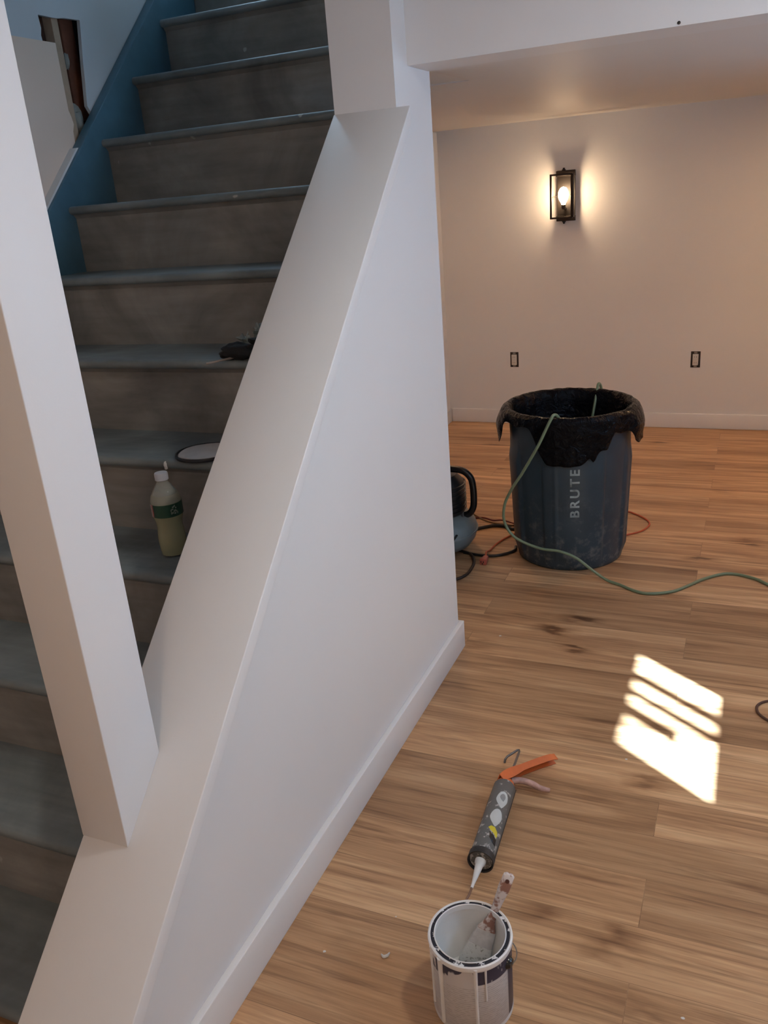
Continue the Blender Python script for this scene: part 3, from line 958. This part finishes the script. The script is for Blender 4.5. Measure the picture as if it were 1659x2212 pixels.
def mx(a, b_):
    x = t.n('ShaderNodeMath', operation='MAXIMUM'); t.l(a, x.inputs[0]); t.l(b_, x.inputs[1]); return x.outputs[0]
Zc, An = sp3.outputs['Z'], at.outputs[0]
base = (.54, .52, .515, 1); navy = (.034, .032, .058, 1)
band = mul(gt(Zc, .139, .001), inv(gt(Zc, .174, .002)))
side_ = gt(An, -.20, .02)                               # dark panel towards the side
dark = mx(band, side_)
cv = t.coords((1, 1, .55))
blot = t.noise(cv, 20, 3, .55, .4)
cover = t.ramp(blot, [(.47, 0.0), (.50, 1.0)])
dark2 = mul(dark, inv(t.ramp(mul(blot, inv(side_)), [(.47, 0.0), (.50, 1.0)])))
# rows of small grey print
wv = t.n('ShaderNodeTexWave', wave_type='BANDS', bands_direction='Z'); wv.inputs['Scale'].default_value = 62; wv.inputs['Distortion'].default_value = 0
t.l(tc.outputs['Object'], wv.inputs['Vector'])
gaps = t.noise(t.coords((60, 60, 420)), 1.6, 2)
txt = mul(mul(t.ramp(wv.outputs['Fac'], [(.55, 0.0), (.7, 1.0)]), t.ramp(gaps, [(.42, 0.0), (.55, 1.0)])), mul(inv(gt(Zc, .132, .002)), gt(Zc, .02, .002)))
c = t.mix(txt, base, (.37, .355, .35, 1))
c = t.mix(dark2, c, navy)
t.col(c); t.b.inputs['Roughness'].default_value = .42
b = MB()
b.lathe([(PR - .0008, .012), (PR - .0004, .013), (PR - .0004, .172), (PR - .0008, .173)], (PX, PY, 0), 96, close=True)
b.build('label', t.m, pc)
# drips that ran down the front
for k, (dg_, L, wd) in enumerate(((-118, .172, .010), (-66, .180, .0075), (-52, .088, .0045), (-141, .150, .007))):
    a = R(dg_)
    q = Vector((PX + (PR) * math.cos(a), PY + PR * math.sin(a), 0))
    b = MB()
    b.tube([q + Vector((0, 0, .184)), q + Vector((0, 0, .184 - L * .5)), q + Vector((0, 0, max(.008, .184 - L)))], wd / 2, 10, radii=[wd * .62, wd * .42, wd * .5])
    b.build('paint_drip', M_RIMW, pc)
for sg, nm in ((1, 0), (-1, 0)):
    a = R(-8) if sg > 0 else R(172)
    u = Vector((math.cos(a), math.sin(a), 0))
    q = Vector((PX, PY, .150)) + u * (PR - .002)
    b = MB(); b.lathe([(.013, 0), (.013, .003), (.009, .009), (.0002, .010)], q, 24, axis=u)
    b.build('handle_ear', M_BLK, pc)
b = MB()
pts = []
for k in range(17):
    q = math.pi * k / 16
    c0 = Vector((PX, PY, .150)); u = Vector((math.cos(R(-8)), math.sin(R(-8)), 0)); vv = Vector((-u.y, u.x, 0))
    pts.append(c0 + u * ((PR + .008) * math.cos(q)) + (vv * .86 + Vector((0, 0, -.42))) * (math.sin(q) * .118))
b.tube(pts, .0014, 6, 3)
b.build('wire_handle', plain('steel_wire', (.30, .30, .30), .35, .9), pc)

# brush standing in the can
d0 = Vector((.458, 1.268, .058)); d1 = Vector((.530, 1.316, .272))
dr = (d1 - d0).normalized(); ws = dr.cross(Vector((.25, -1, .25))).normalized(); ts = dr.cross(ws).normalized()
br = thing('paint_brush', 'paint-covered brush with wooden handle leaning in the paint can', 'brush', d0)
def flatbar(name, spec_, mat, par):
    b = MB(); vs = []; fs = []; n_ = 16
    for s_, w2, t2 in spec_:
        for k in range(n_):
            q = 2 * math.pi * k / n_
            cc, ss = math.cos(q), math.sin(q)
            e_ = .55
            vs.append(d0 + dr * s_ + ws * (w2 * math.copysign(abs(cc) ** e_, cc)) + ts * (t2 * math.copysign(abs(ss) ** e_, ss)))
    for i in range(len(spec_) - 1):
        for k in range(n_): fs.append((i * n_ + k, i * n_ + (k + 1) % n_, (i + 1) * n_ + (k + 1) % n_, (i + 1) * n_ + k))
    fs.append(list(range(n_))[::-1]); fs.append([(len(spec_) - 1) * n_ + k for k in range(n_)])
    b.add(vs, fs); return b.build(name, mat, par)
t = NT('smeared_wood_handle')
v = t.coords(); f = t.noise(v, 38, 4, .6)
t.col(t.ramp(f, [(.46, (.30, .15, .11, 1)), (.54, (.66, .60, .57, 1))])); t.b.inputs['Roughness'].default_value = .45
t.bump(f, .3, .004)
M_BRH = t.m
Lh = (d1 - d0).length
flatbar('handle', [(.085, .020, .006), (.097, .015, .0065), (.115, .0095, .0075), (.145, .0085, .0075), (.175, .0105, .008), (.195, .0125, .0075), (Lh - .004, .0115, .006), (Lh, .007, .004)], M_BRH, br)
b = MB(); b.lathe([(.0045, -.0082), (.0045, .0082)], d0 + dr * (Lh - .014), 16, axis=ts); b.build('hang_hole', plain('dark_hole', (.10, .035, .025), .7), br)
flatbar('ferrule', [(.045, .026, .008), (.085, .021, .0075)], plain('paint_coated_ferrule', (.60, .57, .55), .4, .1, .15, 40, .3), br)
t = NT('painted_bristles')
v = t.coords((1, 1, 1)); f = t.noise(t.coords((60, 60, 60)), 1.6, 4, .6)
t.col(t.ramp(f, [(.36, (.26, .25, .21, 1)), (.44, (.66, .65, .61, 1))])); t.b.inputs['Roughness'].default_value = .5; t.bump(f, .6, .006)
flatbar('bristles', [(-.012, .030, .006), (.01, .031, .009), (.045, .0265, .0085)], t.m, br)

# ------------------------------------------------------------------ on the stairs
zH = Z0 - 7 * RI + .014
bx, by = -.470, 1.668
bo = thing('drink_bottle', 'plastic bottle of cloudy yellow drink with white cap on a stair tread', 'bottle', (bx, by, zH))
t = NT('clear_bottle_plastic')
t.b.inputs['Base Color'].default_value = (.86, .88, .84, 1)
t.b.inputs['Roughness'].default_value = .12
t.b.inputs['Transmission Weight'].default_value = .75
t.b.inputs['IOR'].default_value = 1.15
M_PET = t.m
M_JUICE = plain('cloudy_lemon_drink', (.36, .36, .22), .16, 0, .06, 8)
wav = lambda h: .0012 * math.sin(h * 260)
prof = [(.0002, .006), (.030, .002), (.039, .006), (.042, .020), (.0425, .05), (.041, .075), (.0385, .098), (.041, .115), (.046, .132), (.0475, .140), (.0475, .172), (.0465, .182)]
b = MB(); b.lathe(prof + [(.043, .194), (.0385, .203), (.0002, .203)], (bx, by, zH), 48, mod=lambda r, h, t: r + (wav(h) if .01 < h < .1 and r > .03 else 0))
b.build('drink', M_JUICE, bo)
b = MB(); b.lathe([(.0470, .176), (.0470, .182), (.0435, .196), (.036, .210), (.026, .226), (.0185, .238), (.0165, .244), (.0165, .250), (.0150, .250), (.0150, .244), (.0170, .238), (.0245, .2255), (.0345, .209), (.042, .195), (.0455, .182), (.0455, .176)], (bx, by, zH), 48, close=True)
b.build('neck', M_PET, bo)
b = MB(); b.lathe([(.0195, .246), (.0205, .247), (.0205, .266), (.0190, .269), (.0002, .269)], (bx, by, zH), 40, mod=lambda r, h, t: r * (1 + (.015 * math.sin(24 * t) if .247 < h < .267 else 0)))
b.build('cap', plain('white_bottle_cap', (.56, .58, .64), .4), bo)
b = MB()
vs = []; fs = []; n_ = 72
for h in (.136, .177):
    for i in range(n_):
        q = 2 * math.pi * i / n_; vs.append((bx + .0484 * math.cos(q), by + .0484 * math.sin(q), zH + h))
mi = []
b.v = [Vector(p) for p in vs]
for i in range(n_):
    dgr = (i + .5) / n_ * 360
    dgr = dgr - 360 if dgr > 180 else dgr
    m_i = 1 if -117 < dgr < -108 else (2 if -180 <= dgr <= -117 else 0)
    b.f.append([i, (i + 1) % n_, n_ + (i + 1) % n_, n_ + i]); b.m.append(m_i); b.s.append(True)
b.build('label', [plain('green_label', (.012, .060, .034), .4, 0, .3, 30), plain('red_label', (.42, .06, .045), .4), plain('pale_pink_label', (.40, .30, .27), .4, 0, .4, 90)], bo)
b = MB()
for k in range(26):
    a = R(-26 + random.uniform(-13, 13)); h = zH + random.uniform(.145, .172)
    b.ball((bx + .0485 * math.cos(a), by + .0485 * math.sin(a), h), .0022, .0022, .0026, 8, 6)
b.build('label_picture', plain('grey_green_print', (.20, .24, .20), .5), bo)

for o_ in [c_ for c_ in bo.children]:
    for v_ in o_.data.vertices: v_.co = v_.co * .845

zG = Z0 - 6 * RI + .014
M_LIDB = plain('black_lid_rim', (.012, .012, .016), .35)
ld = thing('loose_lid', 'round paint can lid with dried white paint on a stair tread', 'lid', (-.446, 1.842, zG))
b = MB(); b.lathe([(.0002, .002), (.079, .002), (.081, .0), (.0845, .001), (.0855, .006), (.0840, .010), (.0805, .010), (.0785, .007), (.0002, .0065)], (-.446, 1.842, zG), 72)
b.build('rim', M_LIDB, ld)
b = MB()
b.lathe([(.0002, .0105), (.05, .0103), (.074, .0096), (.0765, .0072), (.0002, .0066)], (-.446, 1.842, zG), 64, mod=lambda r, h, t: r * (1 + .02 * math.sin(5 * t) * (r > .06)))
b.build('dried_paint', plain('dried_white_paint', (.60, .56, .54), .55, 0, .08, 30, .3), ld)

zF = Z0 - 5 * RI + .014
M_RAG = plain('black_cloth', (.008, .008, .009), .8, 0, .3, 40, .4)
b = MB()
b.ball((-.418, 2.025, zF + .022), .060, .030, .022, 28, 18, 0, .35, 2, zF)
b.ball((-.345, 2.075, zF + .034), .05, .05, .034, 28, 18, 0, .5, 8, zF)
b.ball((-.352, 2.022, zF + .014), .028, .022, .016, 20, 12, 0, .4, 11, zF)
tag(b.build('rag', M_RAG), 'crumpled black cloth against the half wall on a stair tread', 'rag')
b = MB(); b.tube([(-.475, 1.945, zF + .0035), (-.43, 2.00, zF + .008), (-.41, 2.03, zF + .012)], .0032, 8, smooth=False)
tag(b.build('wooden_stick', plain('pale_wood_stick', (.30, .25, .22), .6)), 'thin pale stick poking out of the black cloth', 'stick')
M_PAPER = plain('grey_green_film', (.26, .30, .29), .35, 0, .35, 30, .6, 40)
b = MB(); b.ball((-.412, 2.062, zF + .042), .020, .016, .018, 12, 9, 0, 1.6, 4)
tag(b.build('crumpled_film', M_PAPER), 'small crumpled grey-green film lying on the black cloth', 'scrap')
b = MB(); b.ball((-.390, 2.105, zF + .066), .018, .014, .014, 12, 9, 0, 1.6, 9); b.ball((-.384, 2.105, zF + .036), .018, .014, .036, 12, 9, 0, 1.2, 6)
tag(b.build('crumpled_film', M_PAPER), 'upper scrap of crumpled grey-green film beside the half wall', 'scrap')

# ------------------------------------------------------------------ bits on the floor
M_CHIP = plain('white_paint_chip', (.66, .65, .62), .6)
b = MB(); b.tube([(.241, 1.262, .003), (.249, 1.256, .005), (.256, 1.260, .006), (.258, 1.270, .005)], .003, 8, radii=[.0015, .0035, .0035, .0015])
tag(b.build('paint_curl', M_CHIP), 'curled white paint shaving on the floor beside the paint can', 'paint scrap')
for x, y, r_, lab in ((.114, 1.228, .003, 'tiny white paint speck near the baseboard, farthest from the can'), (.232, 1.372, .0016, 'tiny white speck between the baseboard and the paint can'), (.112, 2.73, .004, 'small pale speck on the floor past the end of the half wall'), (.66, 2.12, .003, 'tiny pale speck under the sun patch'), (.88, 1.32, .003, 'tiny pale speck on the planks to the right of the paint can')):
    b = MB(); b.ball((x, y, r_ * .4), r_ * 1.3, r_, r_ * .4, 10, 6, 0, .6, x)
    tag(b.build('paint_speck', M_CHIP), lab, 'paint scrap')
b = MB(); b.lathe([(.0002, -.001), (.004, -.001), (.004, .0015), (.0002, .002)], (.697, 2.433, 1.934), 12, axis=(0, -1, 0))
tag(b.build('nail_head', M_BLK), 'dark nail head near the lower edge of the header', 'nail')
